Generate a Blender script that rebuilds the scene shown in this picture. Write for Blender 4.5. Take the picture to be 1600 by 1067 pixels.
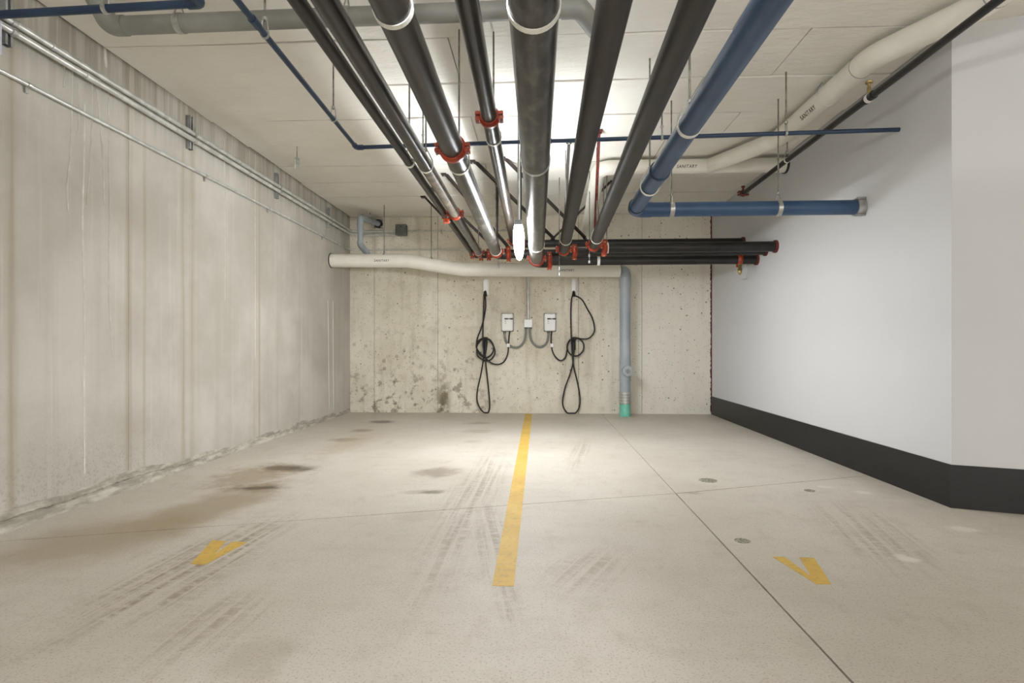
import bpy, bmesh, math, random
from mathutils import Vector, Matrix
random.seed(7)
for o in list(bpy.data.objects): bpy.data.objects.remove(o)
SC = bpy.context.scene
COL = SC.collection

# ------------------------------------------------------------------ camera
F, CX, HY = 870.0, 800.0, 542.0          # focal length (px of 1600), principal column, horizon row
CH = 0.94                                # camera height
TH = math.atan(42/F)                     # yaw to the left
cd = bpy.data.cameras.new('camera'); cam = bpy.data.objects.new('camera', cd); COL.objects.link(cam)
cd.sensor_fit = 'HORIZONTAL'; cd.sensor_width = 36; cd.lens = 36*F/1600
cd.shift_y = (HY-533.5)/1600; cd.clip_start = 0.02
cam.location = (0, 0, CH); cam.rotation_euler = (math.pi/2, 0, TH)
SC.camera = cam
# ------------------------------------------------------------------ world: the rest of the lit garage beyond
W = bpy.data.worlds.new('garage_ambient'); SC.world = W; W.use_nodes = True
W.node_tree.nodes['Background'].inputs[0].default_value = (1.0, 0.97, 0.93, 1)
W.node_tree.nodes['Background'].inputs[1].default_value = 1.6
SC.view_settings.view_transform = 'Standard'; SC.view_settings.look = 'None'
SC.view_settings.gamma = 1; SC.view_settings.use_curve_mapping = False
SC.view_settings.exposure = 0.8
LAMP = (96.0, 115.0, 34.0, 110.0, 30.0, 60.0)   # diffuser and uplight slot: lamp in view, unseen fill lamps added above and behind the camera

# ------------------------------------------------------------------ pixel -> place
FWD = Vector((-math.sin(TH), math.cos(TH), 0)); RGT = Vector((math.cos(TH), math.sin(TH), 0))
EYE = Vector((0, 0, CH))
def ray(u, v): return FWD + RGT*((u-CX)/F) + Vector((0, 0, (HY-v)/F))
def atY(u, v, Y): d = ray(u, v); return EYE + d*(Y/d.y)
def atX(u, v, X): d = ray(u, v); return EYE + d*(X/d.x)
def atZ(u, v, Z): d = ray(u, v); return EYE + d*((Z-CH)/d.z)
def flo(u, v): return atZ(u, v, 0.0)

YB = 7.9
XL = atY(546.5, 640, YB).x
XR = atY(1112, 640, YB).x
ZC = 2.81
CORNER = atX(1487, 788, XR)              # where the white wall turns

# ------------------------------------------------------------------ materials
def lin(c):
    c = c/255.0
    return c/12.92 if c <= 0.04045 else ((c+0.055)/1.055)**2.4
def C(r, g, b): return (lin(r), lin(g), lin(b), 1)
class NT:
    def __init__(s, name):
        s.m = bpy.data.materials.new(name); s.m.use_nodes = True
        s.t = s.m.node_tree; s.n = s.t.nodes; s.b = s.n['Principled BSDF']
    def node(s, typ, **kw):
        n = s.n.new(typ)
        for k, v in kw.items(): setattr(n, k, v)
        return n
    def link(s, a, b): s.t.links.new(a, b)
    def setin(s, n, i, v):
        if hasattr(v, 'is_linked') or isinstance(v, bpy.types.NodeSocket): s.link(v, n.inputs[i])
        else: n.inputs[i].default_value = v
    def pos(s): return s.node('ShaderNodeNewGeometry').outputs['Position']
    def mapping(s, vec, loc=(0,0,0), rot=(0,0,0), scale=(1,1,1), typ='POINT'):
        m = s.node('ShaderNodeMapping', vector_type=typ); s.link(vec, m.inputs[0])
        m.inputs[1].default_value = loc; m.inputs[2].default_value = rot; m.inputs[3].default_value = scale
        return m.outputs[0]
    def noise(s, vec, scale=5, detail=4, rough=0.55):
        n = s.node('ShaderNodeTexNoise'); s.link(vec, n.inputs['Vector'])
        n.inputs['Scale'].default_value = scale; n.inputs['Detail'].default_value = detail
        n.inputs['Roughness'].default_value = rough
        return n.outputs['Fac']
    def rng(s, v, a, b, c=0.0, d=1.0, smooth=True):
        n = s.node('ShaderNodeMapRange'); n.interpolation_type = 'SMOOTHSTEP' if smooth else 'LINEAR'
        s.setin(n, 0, v)
        for i, x in enumerate((a, b, c, d)): n.inputs[i+1].default_value = x
        return n.outputs[0]
    def math(s, op, a, b=0.0):
        n = s.node('ShaderNodeMath', operation=op); s.setin(n, 0, a); s.setin(n, 1, b); return n.outputs[0]
    def mix(s, fac, a, b):
        n = s.node('ShaderNodeMix', data_type='RGBA'); s.setin(n, 0, fac); s.setin(n, 6, a); s.setin(n, 7, b)
        return n.outputs[2]
    def bump(s, h, strength=0.2, dist=0.01):
        n = s.node('ShaderNodeBump'); n.inputs['Strength'].default_value = strength; n.inputs['Distance'].default_value = dist
        s.link(h, n.inputs['Height']); s.link(n.outputs[0], s.b.inputs['Normal'])
    def fin(s, col, rough=0.6, metal=0.0):
        s.setin(s.b, 'Base Color', col); s.setin(s.b, 'Roughness', rough); s.setin(s.b, 'Metallic', metal)
        return s.m
    def ell(s, P, c, r, rot=0.0, inner=0.35, wob=0.5, nsc=5.0):
        """soft ragged ellipse in the floor plane: 1 inside, 0 outside"""
        l = s.mapping(P, (c[0], c[1], 0), (0, 0, rot), (r[0], r[1], 50), 'TEXTURE')
        ln = s.node('ShaderNodeVectorMath', operation='LENGTH'); s.link(l, ln.inputs[0])
        nz = s.noise(P, nsc, 5, 0.65)
        d = s.math('ADD', ln.outputs['Value'], s.math('MULTIPLY', s.math('SUBTRACT', nz, 0.5), wob*2))
        return s.rng(d, 1.0, inner, 0, 1)

def simple(name, c1, c2=None, scale=8, rough=0.5, metal=0.0, bump=0.0, stretch=(1,1,1), lo=0.35, hi=0.7):
    k = NT(name)
    if c2 is None: return k.fin(c1, rough, metal)
    P = k.mapping(k.pos(), scale=stretch); n = k.noise(P, scale, 5)
    if bump: k.bump(n, bump, 0.01)
    return k.fin(k.mix(k.rng(n, lo, hi), c1, c2), rough, metal)

M = {}
M['black_steel'] = simple('black_steel', C(30,26,22), C(50,42,35), 6, 0.3, 0.1, stretch=(3,0.6,3))
M['black_matt'] = simple('black_matt_steel', C(30,26,22), C(46,39,33), 7, 0.5, 0.0, stretch=(3,0.6,3))
M['bare_steel'] = simple('scuffed_steel', C(44,41,38), C(96,92,88), 9, 0.28, 0.4, stretch=(2,1,2), lo=.42, hi=.75)
M['dusty'] = simple('dusty_steel', C(92,83,73), C(140,130,116), 8, 0.45, 0.1, stretch=(2,1,2))
M['header_steel'] = simple('header_steel', C(20,18,17), C(36,32,29), 7, 0.4, 0.1)
M['orange'] = simple('orange_enamel', C(136,42,16), C(182,66,28), 14, 0.4)
M['blue'] = simple('blue_plastic', C(42,70,104), C(56,85,118), 3, 0.42)
M['blue_dark'] = simple('blue_coupling', C(28,48,72), C(36,60,88), 3, 0.45)
M['thinblue'] = simple('dark_blue_plastic', C(26,46,70), C(36,58,84), 4, 0.45)
M['greypvc'] = simple('grey_pvc', C(128,128,122), C(148,147,140), 4, 0.5)
M['lightgrey'] = simple('light_grey_pvc', C(150,158,165), C(168,175,180), 4, 0.45)
M['white_pipe'] = simple('white_pipe_wrap', C(226,222,210), C(236,233,224), 3, 0.38)
M['zinc'] = simple('zinc_plated', C(165,165,160), C(195,195,190), 20, 0.35, 0.7)
M['galv'] = simple('galvanised_tube', C(186,186,182), C(214,214,210), 12, 0.32, 0.35)
M['rod'] = simple('threaded_rod', C(110,106,98), C(150,146,138), 30, 0.5, 0.5)
M['band'] = simple('white_band', C(225,223,216), C(240,238,232), 10, 0.4, 0.1)
M['strut'] = simple('strut_channel', C(140,142,142), C(170,172,170), 15, 0.45, 0.25)
M['slotdark'] = simple('strut_slot', C(45,46,46), C(60,60,60), 15, 0.6)
M['brace'] = simple('brace_steel', C(42,36,32), C(60,50,44), 10, 0.55, 0.1)
M['redrust'] = simple('red_oxide', C(80,32,26), C(120,48,36), 20, 0.6)
M['brass'] = simple('brass', C(160,140,90), C(190,170,120), 20, 0.3, 0.8)
M['greybox'] = simple('grey_box_enamel', C(92,95,90), C(106,108,102), 5, 0.5)
M['whitebox'] = simple('white_plastic', C(242,242,239), C(247,247,245), 5, 0.4)
M['brightbox'] = simple('bright_white_plastic', C(244,245,246), C(248,248,248), 5, 0.4)
M['blackplastic'] = simple('black_rubber', C(22,21,20), C(34,32,30), 20, 0.5)
M['print'] = simple('black_print', C(20,20,20), C(32,32,32), 30, 0.6)
M['greyprint'] = simple('grey_print', C(150,150,150), C(165,165,165), 30, 0.6)
M['flex'] = simple('grey_flex_conduit', C(118,120,114), C(138,140,134), 20, 0.5)
M['teal'] = simple('teal_pipe', C(104,186,162), C(128,204,182), 9, 0.5)
M['clear'] = simple('clear_plastic_tag', C(170,175,172), C(205,208,204), 30, 0.25)
M['seal'] = simple('red_sealant', C(72,22,20), C(100,34,28), 30, 0.6)
M['lilac'] = simple('pale_box', C(190,190,205), C(200,200,212), 5, 0.5)

# ceiling boards
k = NT('painted_board'); P = k.pos()
n1 = k.noise(P, 1.6, 6); n2 = k.noise(k.mapping(P, scale=(1, 2.5, 1)), 9, 5)
col = k.mix(k.rng(n1, .3, .75), C(233,229,219), C(241,238,230)); n4 = k.noise(k.mapping(P, rot=(0,0,.5), scale=(1, 3, 1)), 4, 8, .7); k.bump(k.math('ADD', k.math('ADD', n1, k.math('MULTIPLY', n2, .7)), n4), 0.5, 0.03)
M['board'] = k.fin(col, 0.8)
M['ceiling'] = simple('ceiling_backing', C(96,86,70), C(120,108,90), 4, 0.9)
# back wall concrete
k = NT('pitted_concrete'); P = k.pos()
n1 = k.noise(P, 1.3, 7, .6); n2 = k.noise(k.mapping(P, scale=(6, 6, .5)), 1.2, 6, .6); n3 = k.noise(P, 14, 4)
col = k.mix(k.rng(n1, .35, .68), C(214,207,188), C(232,226,210))
col = k.mix(k.math('MULTIPLY', k.rng(n2, .48, .72), .5), col, C(178,170,150))
col = k.mix(k.math('MULTIPLY', k.rng(n3, .5, .75), .3), col, C(165,154,130))
xyz = k.node('ShaderNodeSeparateXYZ'); k.link(P, xyz.inputs[0])
col = k.mix(k.math('MULTIPLY', k.rng(xyz.outputs[0], .55, 1.5), .6), col, C(236,232,222))
def dots(scale, r, thr):
    v = k.node('ShaderNodeTexVoronoi'); k.link(P, v.inputs['Vector']); v.inputs['Scale'].default_value = scale
    m = k.rng(v.outputs['Distance'], r, r*.5)
    s2 = k.node('ShaderNodeSeparateColor'); k.link(v.outputs['Color'], s2.inputs[0])
    return k.math('MULTIPLY', m, k.math('GREATER_THAN', s2.outputs[0], thr))
holes = k.math('MAXIMUM', k.math('MAXIMUM', dots(24, .17, .5), dots(11, .15, .66)), dots(40, .2, .6))
low = k.rng(xyz.outputs[2], 1.1, .15)
lft = k.rng(xyz.outputs[0], -.4, -1.2)
big_voids = k.math('MULTIPLY', dots(7, .24, .35), k.math('MULTIPLY', k.rng(xyz.outputs[2], 1.7, .3), k.rng(xyz.outputs[0], .1, -.9)))
damp = k.math('MULTIPLY', k.math('MULTIPLY', low, lft), k.rng(k.noise(P, 7.5, 6, .65), .53, .63))
col = k.mix(k.math('MULTIPLY', damp, .72), col, C(112,104,78))
big = k.rng(k.math('ABSOLUTE', k.math('ADD', xyz.outputs[0], 1.37)), .16, .0)
col = k.mix(k.math('MULTIPLY', k.math('MULTIPLY', big, k.rng(xyz.outputs[2], .85, .1)), k.rng(k.noise(P, 6, 5), .42, .58)), col, C(118,108,80))
col = k.mix(k.math('MULTIPLY', big_voids, .6), col, C(112,104,80))
col = k.mix(k.math('MULTIPLY', holes, .82), col, C(82,74,56))
k.bump(k.math('SUBTRACT', k.math('MULTIPLY', n3, .4), holes), .35, .01)
M['backconc'] = k.fin(col, .85)
# left wall concrete, streaked
k = NT('streaked_concrete'); P = k.pos()
xyz = k.node('ShaderNodeSeparateXYZ'); k.link(P, xyz.inputs[0]); Yc, Zc = xyz.outputs[1], xyz.outputs[2]
n1 = k.noise(P, .9, 6, .6); st = k.noise(k.mapping(P, scale=(1, 5, .18)), 1.5, 6, .62); st2 = k.noise(k.mapping(P, scale=(1, 14, .3)), 1.5, 5, .6)
n3 = k.noise(P, 70, 3)
col = k.mix(k.rng(n1, .32, .66), C(166,161,150), C(189,185,176))
col = k.mix(k.math('MULTIPLY', k.rng(st, .48, .72), .38), col, C(160,153,138))
col = k.mix(k.math('MULTIPLY', k.rng(st2, .55, .75), .3), col, C(214,211,203))
for yy, w in ((3.57, .05), (4.14, .045), (3.72, .03), (4.25, .05), (2.75, .05), (5.3, .03)):
    b = k.rng(k.math('ABSOLUTE', k.math('SUBTRACT', Yc, yy)), w, 0)
    col = k.mix(k.math('MULTIPLY', k.math('MULTIPLY', b, k.rng(st2, .25, .7)), .75), col, C(150,136,108))
top = k.rng(Zc, 2.25, 2.8)
col = k.mix(k.math('MULTIPLY', k.math('MULTIPLY', top, k.rng(k.noise(k.mapping(P, scale=(1, 9, .25)), 2, 5), .4, .62)), .6), col, C(132,124,108))
near = k.math('MULTIPLY', k.rng(Zc, .62, .1), k.rng(Yc, 4.6, 3.2))
sp = k.rng(n3, .5, .66)
col = k.mix(k.math('MULTIPLY', k.math('MULTIPLY', near, sp), .4), col, C(134,129,118))
k.bump(k.math('ADD', n3, st), .2, .008)
M['leftconc'] = k.fin(col, .85)
M['ledge'] = simple('crumbled_mortar', C(142,137,125), C(188,182,168), 12, .95, 0, .3, stretch=(1,.5,2))
M['drip'] = simple('lime_drip', C(206,203,194), C(218,215,208), 20, .8)
# white wall paint
k = NT('white_wall_paint'); n1 = k.noise(k.pos(), 1.2, 4)
M['whitewall'] = k.fin(k.mix(n1, C(200,200,201), C(205,205,206)), .7)
k = NT('black_band_paint'); P = k.pos(); n1 = k.noise(P, 5, 7, .7); n2 = k.noise(k.mapping(P, scale=(1, 1, 4)), 13, 6, .7)
col = k.mix(k.rng(n1, .35, .7), C(9,9,9), C(19,19,19)); col = k.mix(k.math('MULTIPLY', k.rng(n2, .6, .75), k.rng(n1, .45, .65)), col, C(70,70,70))
M['blackband'] = k.fin(col, .42)

# floor concrete
k = NT('worn_floor_concrete'); P = k.pos()
n1 = k.noise(P, .8, 7, .6); n2 = k.noise(k.mapping(P, rot=(0,0,.1), scale=(1, 3, 1)), 3, 6, .6); n3 = k.noise(P, 60, 3)
col = k.mix(k.rng(n1, .3, .7), C(184,176,162), C(199,192,180))
col = k.mix(k.math('MULTIPLY', k.rng(n2, .5, .72), .4), col, C(176,167,152))
col = k.mix(k.math('MULTIPLY', k.rng(n3, .52, .7), .16), col, C(150,140,124))
def stain(u0, v0, u1, v1, hv, c, s, wob=.75, nsc=9, inner=.3, tread=False):
    """stain lying along the floor between two photo points"""
    global col
    a, b = flo(u0, v0), flo(u1, v1); m = (a+b)/2; L = (b-a).length/2
    e = k.ell(P, (m.x, m.y), (L, hv), math.atan2(b.y-a.y, b.x-a.x), inner, wob, nsc)
    if tread:
        q = k.mapping(P, (m.x, m.y, 0), (0, 0, math.atan2(b.y-a.y, b.x-a.x)), (1,1,1), 'TEXTURE')
        w1 = k.noise(k.mapping(q, scale=(.5, 16, 1)), 1.6, 4, .6); w2 = k.noise(k.mapping(q, scale=(22, 9, 1)), 1.5, 3, .6)
        e = k.math('MULTIPLY', e, k.math('MULTIPLY', k.rng(w1, .38, .62, 0, 1.5), k.rng(w2, .28, .6)))
    col = k.mix(k.math('MULTIPLY', e, s), col, c)
BR, DK, RD = C(108,90,60), C(58,50,36), C(112,96,82)
n5 = k.noise(k.mapping(P, rot=(0,0,.3), scale=(1.6, 1, 1)), 5, 6, .7); col = k.mix(k.math('MULTIPLY', k.rng(n5, .5, .74), .35), col, C(158,147,130))
n6 = k.noise(P, 130, 2); col = k.mix(k.math('MULTIPLY', k.rng(n6, .55, .68), .45), col, C(122,112,96))
stain(340, 762, 462, 764, .16, BR, .5); stain(350, 764, 455, 761, .07, DK, .95, .4)
stain(395, 732, 505, 733, .22, BR, .5); stain(400, 728, 500, 735, .12, DK, .8, .6, 8)
stain(330, 775, 440, 720, .35, C(140,118,84), .6)
stain(120, 870, 460, 745, .32, C(142,122,90), .65, .5, 4)
stain(-150, 930, 330, 790, .45, C(148,130,100), .6, .5, 3)
stain(505, 688, 575, 686, .16, BR, .6, .5); stain(540, 674, 592, 671, .16, BR, .6); stain(572, 658, 620, 660, .2, C(98,88,70), .75)
stain(480, 720, 600, 670, .25, C(170,154,126), .5)
stain(718, 662, 778, 660, .14, C(140,126,104), .6); stain(715, 674, 778, 674, .2, C(150,136,116), .5); stain(718, 690, 760, 689, .1, C(150,136,116), .4)
stain(638, 745, 725, 731, .22, RD, .6, .6, 9); stain(650, 770, 700, 768, .06, DK, .6, .4); stain(610, 770, 710, 767, .07, BR, .35)
stain(600, 815, 700, 800, .15, C(150,136,118), .3)
stain(-60, 1090, 470, 790, .28, C(132,116,92), .6, .4, 4, .3, 14)
stain(180, 1100, 420, 900, .2, C(140,124,102), .4, .4, 4, .3, 14)
stain(600, 1080, 780, 690, .22, C(140,126,106), .5, .4, 4, .3, 13)
stain(830, 1060, 745, 760, .12, C(140,126,106), .45, .4, 4, .3, 13)
stain(860, 950, 960, 850, .2, C(146,132,112), .4, .5, 5, .3, 11)
stain(890, 750, 915, 680, .12, C(140,128,110), .4, .4, 4, .3, 13)
stain(1290, 770, 1480, 940, .3, C(144,130,110), .4, .5, 5, .3, 9)
stain(310, 1060, 470, 1000, .18, C(150,138,120), .4)
stain(1390, 868, 1450, 880, .06, C(228,224,214), .6); stain(1330, 766, 1372, 773, .06, C(222,218,206), .5); stain(1470, 825, 1540, 828, .06, C(222,218,206), .5)
stain(1270, 760, 1310, 762, .05, C(222,218,206), .5); stain(1066, 770, 1098, 771, .05, C(140,130,110), .6)
M['floorconc'] = k.fin(col, k.rng(n1, .2, .8, .5, .68)); k.bump(k.math('ADD', n3, k.math('MULTIPLY', n2, .5)), .12, .006)
M['subfloor'] = simple('dark_joint', C(70,62,50), C(86,78,64), 10, .95)
k = NT('yellow_line_paint'); P = k.pos(); n = k.noise(P, 34, 5, .7); n2 = k.noise(P, 5, 4)
col = k.mix(k.rng(n2, .3, .7), C(196,158,66), C(208,172,80)); col = k.mix(k.math('MULTIPLY', k.rng(n, .5, .66), .6), col, C(160,138,90))
M['yellow'] = k.fin(col, .6)
k = NT('patch_mortar'); n = k.noise(k.pos(), 60, 4, .7)
M['patch'] = k.fin(k.mix(k.rng(n, .4, .6), C(92,90,76), C(160,156,140)), .9)
for key, nm, pw in (('lamp', 'lamp_diffuser', LAMP[0]), ('uplight', 'lamp_uplight_slot', LAMP[1]), ('fill_lamp_above', 'fill_lamp_above_diffuser', LAMP[2]), ('fill_uplight_above', 'fill_lamp_above_uplight_slot', LAMP[3]),
                    ('fill_lamp_behind', 'fill_lamp_behind_diffuser', LAMP[4]), ('fill_uplight_behind', 'fill_lamp_behind_uplight_slot', LAMP[5])):
    k = NT(nm); k.fin(C(250,250,250), .4)
    k.b.inputs['Emission Color'].default_value = (.94, .97, 1, 1); k.b.inputs['Emission Strength'].default_value = pw
    M[key] = k.m

# ------------------------------------------------------------------ mesh builder
class MB:
    def __init__(s): s.v = []; s.f = []; s.sm = []
    def add(s, vs, fs, smooth=False):
        o = len(s.v); s.v += [tuple(x) for x in vs]
        for f in fs: s.f.append([i+o for i in f]); s.sm.append(smooth)
    def box(s, c, size, R=None):
        c = Vector(c); h = Vector(size)/2; R = R or Matrix.Identity(3)
        vs = [c + R @ Vector((x*h.x, y*h.y, z*h.z)) for x in (-1,1) for y in (-1,1) for z in (-1,1)]
        s.add(vs, [(0,1,3,2),(4,6,7,5),(0,4,5,1),(2,3,7,6),(0,2,6,4),(1,5,7,3)])
        return s
    def rbox(s, c, size, r=.01, seg=3):
        bm = bmesh.new(); bmesh.ops.create_cube(bm, size=1)
        bmesh.ops.scale(bm, vec=size, verts=bm.verts)
        bmesh.ops.bevel(bm, geom=list(bm.edges), offset=r, segments=seg, profile=.5, affect='EDGES')
        bm.verts.index_update()
        s.add([Vector(c)+v.co for v in bm.verts], [[v.index for v in f.verts] for f in bm.faces], False); bm.free()
        return s
    def tube(s, pts, r, n=20, caps=True, hollow=False):
        pts = [Vector(p) for p in pts]; N = len(pts)
        rs = r if isinstance(r, (list, tuple)) else [r]*N
        tg = []
        for i in range(N):
            a = pts[max(i-1, 0)]; b = pts[min(i+1, N-1)]
            d1 = (pts[i]-a); d2 = (b-pts[i])
            t = (d1.normalized() if d1.length > 1e-7 else Vector()) + (d2.normalized() if d2.length > 1e-7 else Vector())
            tg.append(t.normalized() if t.length > 1e-7 else (b-a).normalized())
        ref = Vector((0,0,1)) if abs(tg[0].z) < .9 else Vector((1,0,0))
        u = tg[0].cross(ref).normalized(); vs = []
        for i in range(N):
            t = tg[i]; u = (u - t*u.dot(t)).normalized(); w = t.cross(u)
            for j in range(n):
                a = 2*math.pi*j/n; vs.append(pts[i] + (u*math.cos(a)+w*math.sin(a))*rs[i])
        fs = [(i*n+j, i*n+(j+1) % n, (i+1)*n+(j+1) % n, (i+1)*n+j) for i in range(N-1) for j in range(n)]
        s.add(vs, fs, True)
        if caps:
            s.add(vs[:n], [tuple(range(n))[::-1]]); s.add(vs[-n:], [tuple(range(n))])
        return s
    def ring(s, c, ax, r0, r1, w, n=28, a0=0, a1=2*math.pi):
        """flat band round an axis"""
        c = Vector(c); ax = Vector(ax).normalized()
        ref = Vector((0,0,1)) if abs(ax.z) < .9 else Vector((0,1,0))
        u = ref.cross(ax).normalized(); v = ax.cross(u)
        full = abs(a1-a0-2*math.pi) < 1e-6; m = n if full else n+1; vs = []
        for j in range(m):
            a = a0+(a1-a0)*j/n; d = u*math.cos(a)+v*math.sin(a)
            for rr, q in ((r0,-.5),(r1,-.5),(r1,.5),(r0,.5)): vs.append(c + d*rr + ax*(w*q))
        fs = []
        for j in range(n):
            k2 = (j+1) % m
            for q in range(4): fs.append((j*4+q, j*4+(q+1) % 4, k2*4+(q+1) % 4, k2*4+q))
        if not full: fs += [(0,1,2,3), tuple((m-1)*4+q for q in (3,2,1,0))]
        s.add(vs, fs, False)
        return s
    def poly(s, pts, z0, z1):
        n = len(pts); vs = [(p[0], p[1], z0) for p in pts] + [(p[0], p[1], z1) for p in pts]
        s.add(vs, [tuple(range(n))[::-1], tuple(range(n, 2*n))] + [(i, (i+1) % n, n+(i+1) % n, n+i) for i in range(n)])
        return s
    def build(s, name, mat, parent=None):
        me = bpy.data.meshes.new(name); me.from_pydata(s.v, [], s.f); me.validate()
        me.polygons.foreach_set('use_smooth', s.sm[:len(me.polygons)] if len(s.sm) >= len(me.polygons) else [False]*len(me.polygons))
        bm = bmesh.new(); bm.from_mesh(me); bmesh.ops.recalc_face_normals(bm, faces=bm.faces); bm.to_mesh(me); bm.free()
        o = bpy.data.objects.new(name, me); COL.objects.link(o)
        me.materials.append(M[mat] if isinstance(mat, str) else mat)
        if parent:
            o.parent = parent
            if parent.type == 'EMPTY': o.location = -Vector(parent.location)
        return o
def tag(o, label, cat, group=None):
    o['label'] = label; o['category'] = cat
    if group: o['group'] = group
    return o
def thing(name, label, cat, loc, group=None):
    e = bpy.data.objects.new(name, None); e.empty_display_size = .05; COL.objects.link(e); e.location = loc
    return tag(e, label, cat, group)
def structure(o): o['kind'] = 'structure'; return o
def arc(a, b, c, r, n=8):
    """fillet of radius r at corner b between a and c"""
    a, b, c = Vector(a), Vector(b), Vector(c); d1 = (a-b).normalized(); d2 = (c-b).normalized()
    ang = d1.angle(d2); t = r/math.tan(ang/2); p, q = b+d1*t, b+d2*t
    cen = b + (d1+d2).normalized()*(r/math.sin(ang/2)); out = []
    v0, v1 = p-cen, q-cen; w = v0.angle(v1)
    for i in range(n+1):
        f = i/n; out.append(cen + (v0*math.sin((1-f)*w)+v1*math.sin(f*w))/math.sin(w))
    return out
def rounded(pts, r, n=8):
    out = [Vector(pts[0])]
    for i in range(1, len(pts)-1): out += arc(pts[i-1], pts[i], pts[i+1], r if not isinstance(r, (list, tuple)) else r[i-1], n)
    return out + [Vector(pts[-1])]
def spline(pts, m=8):
    pts = [Vector(p) for p in pts]; out = []
    for i in range(len(pts)-1):
        p0 = pts[max(i-1,0)]; p1 = pts[i]; p2 = pts[i+1]; p3 = pts[min(i+2, len(pts)-1)]
        for j in range(m):
            t = j/m; out.append(.5*((2*p1)+(p2-p0)*t+(2*p0-5*p1+4*p2-p3)*t*t+(3*p1-p0-3*p2+p3)*t**3))
    return out+[pts[-1]]

# ================================================================== THE SETTING
YN = -4.5                                           # the garage goes on behind the camera
# floor: four saw-cut slabs
root = structure(MB().box((0, (YB+YN)/2, -.10), (22, YB-YN+.6, .12)).build('floor', 'subfloor'))
def linept(a, b, x): t = (x-a.x)/(b.x-a.x); return a + (b-a)*t
JA, JB = flo(0, 854), flo(960, 786.5); JC = flo(1360, 747)
XJ = .5*(flo(1064, 776).x + flo(1325, 1067).x)
jl = linept(JA, JB, -11); jm = linept(JA, JC, XJ); jr = linept(JB, JC, 11)
g = .004
for pts in ([(-11, YN), (XJ-g, YN), (XJ-g, jm.y-g), (-11, jl.y-g)], [(XJ+g, YN), (11, YN), (11, jr.y-g), (XJ+g, jm.y-g)],
            [(-11, jl.y+g), (XJ-g*.6, jm.y+g), (XJ-g*.6, YB), (-11, YB)], [(XJ+g*.6, jm.y+g), (11, jr.y+g), (11, YB), (XJ+g*.6, YB)]):
    MB().poly(pts, -.04, 0).build('concrete_slab', 'floorconc', root)
# ceiling: backing slab and painted boards
root = structure(MB().box((0, (YB+YN)/2, ZC+.13), (22, YB-YN+.6, .2)).build('ceiling', 'ceiling'))
def board(x0, x1, y0, y1, jit=.009):
    mb = MB(); zs = [ZC + random.uniform(-jit, jit*.4) for _ in range(4)]; e = .0025
    nx, ny = max(2, int((x1-x0)/.3)), 3; vs = []; sag = random.uniform(0, .006)
    for i in range(nx+1):
        for j in range(ny+1):
            fx, fy = i/nx, j/ny
            z = (zs[0]*(1-fx)+zs[1]*fx)*(1-fy) + (zs[2]*(1-fx)+zs[3]*fx)*fy - sag*math.sin(math.pi*fx) + random.uniform(-.0015, .0015)
            wx = random.uniform(-e, e) if 0 < i < nx else 0
            wy = random.uniform(-.003, .003) if j in (0, ny) else 0
            vs.append((x0+(x1-x0)*fx+wx, y0+(y1-y0)*fy+wy, z))
    fs = [(i*(ny+1)+j, (i+1)*(ny+1)+j, (i+1)*(ny+1)+j+1, i*(ny+1)+j+1) for i in range(nx) for j in range(ny)]
    n = len(vs); top = [(v[0], v[1], ZC+.035) for v in vs]
    mb.add(vs+top, fs + [tuple(i+n for i in f)[::-1] for f in fs])
    rim = [i*(ny+1) for i in range(nx+1)] + [nx*(ny+1)+j for j in range(1, ny+1)] + [i*(ny+1)+ny for i in range(nx-1, -1, -1)] + [j for j in range(ny-1, 0, -1)]
    mb.add([vs[i] for i in rim]+[top[i] for i in rim], [(i, (i+1) % len(rim), len(rim)+(i+1) % len(rim), len(rim)+i) for i in range(len(rim))])
    mb.build('ceiling_board', 'board', root)
SP = .578; ys = 3.92 - SP*19; row = 0
while ys < YB-.05:
    y1 = min(ys+SP, YB-.01); lo = XL+random.uniform(.002, .02)
    cuts = [lo] + [x for x in ((-1.3, 1.14) if row % 2 else (-.55, .35, 1.6)) ] + [XR-.006]
    if y1 < CORNER.y: cuts = cuts[:-1] + [4.0, 6.4, 8.8]
    if y1 < -2: cuts = [-8.5, -6.1, -3.7] + cuts[1:]
    for a, b in zip(cuts[:-1], cuts[1:]): board(a+.0035, b-.0035, ys+.006, y1-.006)
    ys = y1 if y1 >= YB-.02 else ys+SP; row += 1
# back wall with form-panel joints
root = structure(MB().box(((XL+XR)/2, YB+.16, ZC/2), (XR-XL+.9, .3, ZC+.1)).build('wall_back', 'subfloor'))
xs = [XL-.001] + [atY(u, 500, YB).x for u in (585, 684, 904, 1003)] + [XR+.03]
for i in range(5):
    d = (.0, .003, .0, .004, .001)[i]
    MB().box(((xs[i]+xs[i+1])/2, YB+.015-d, ZC/2+.02), (xs[i+1]-xs[i]-.006, .03, ZC+.05)).build('concrete_panel', 'backconc', root)
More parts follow.
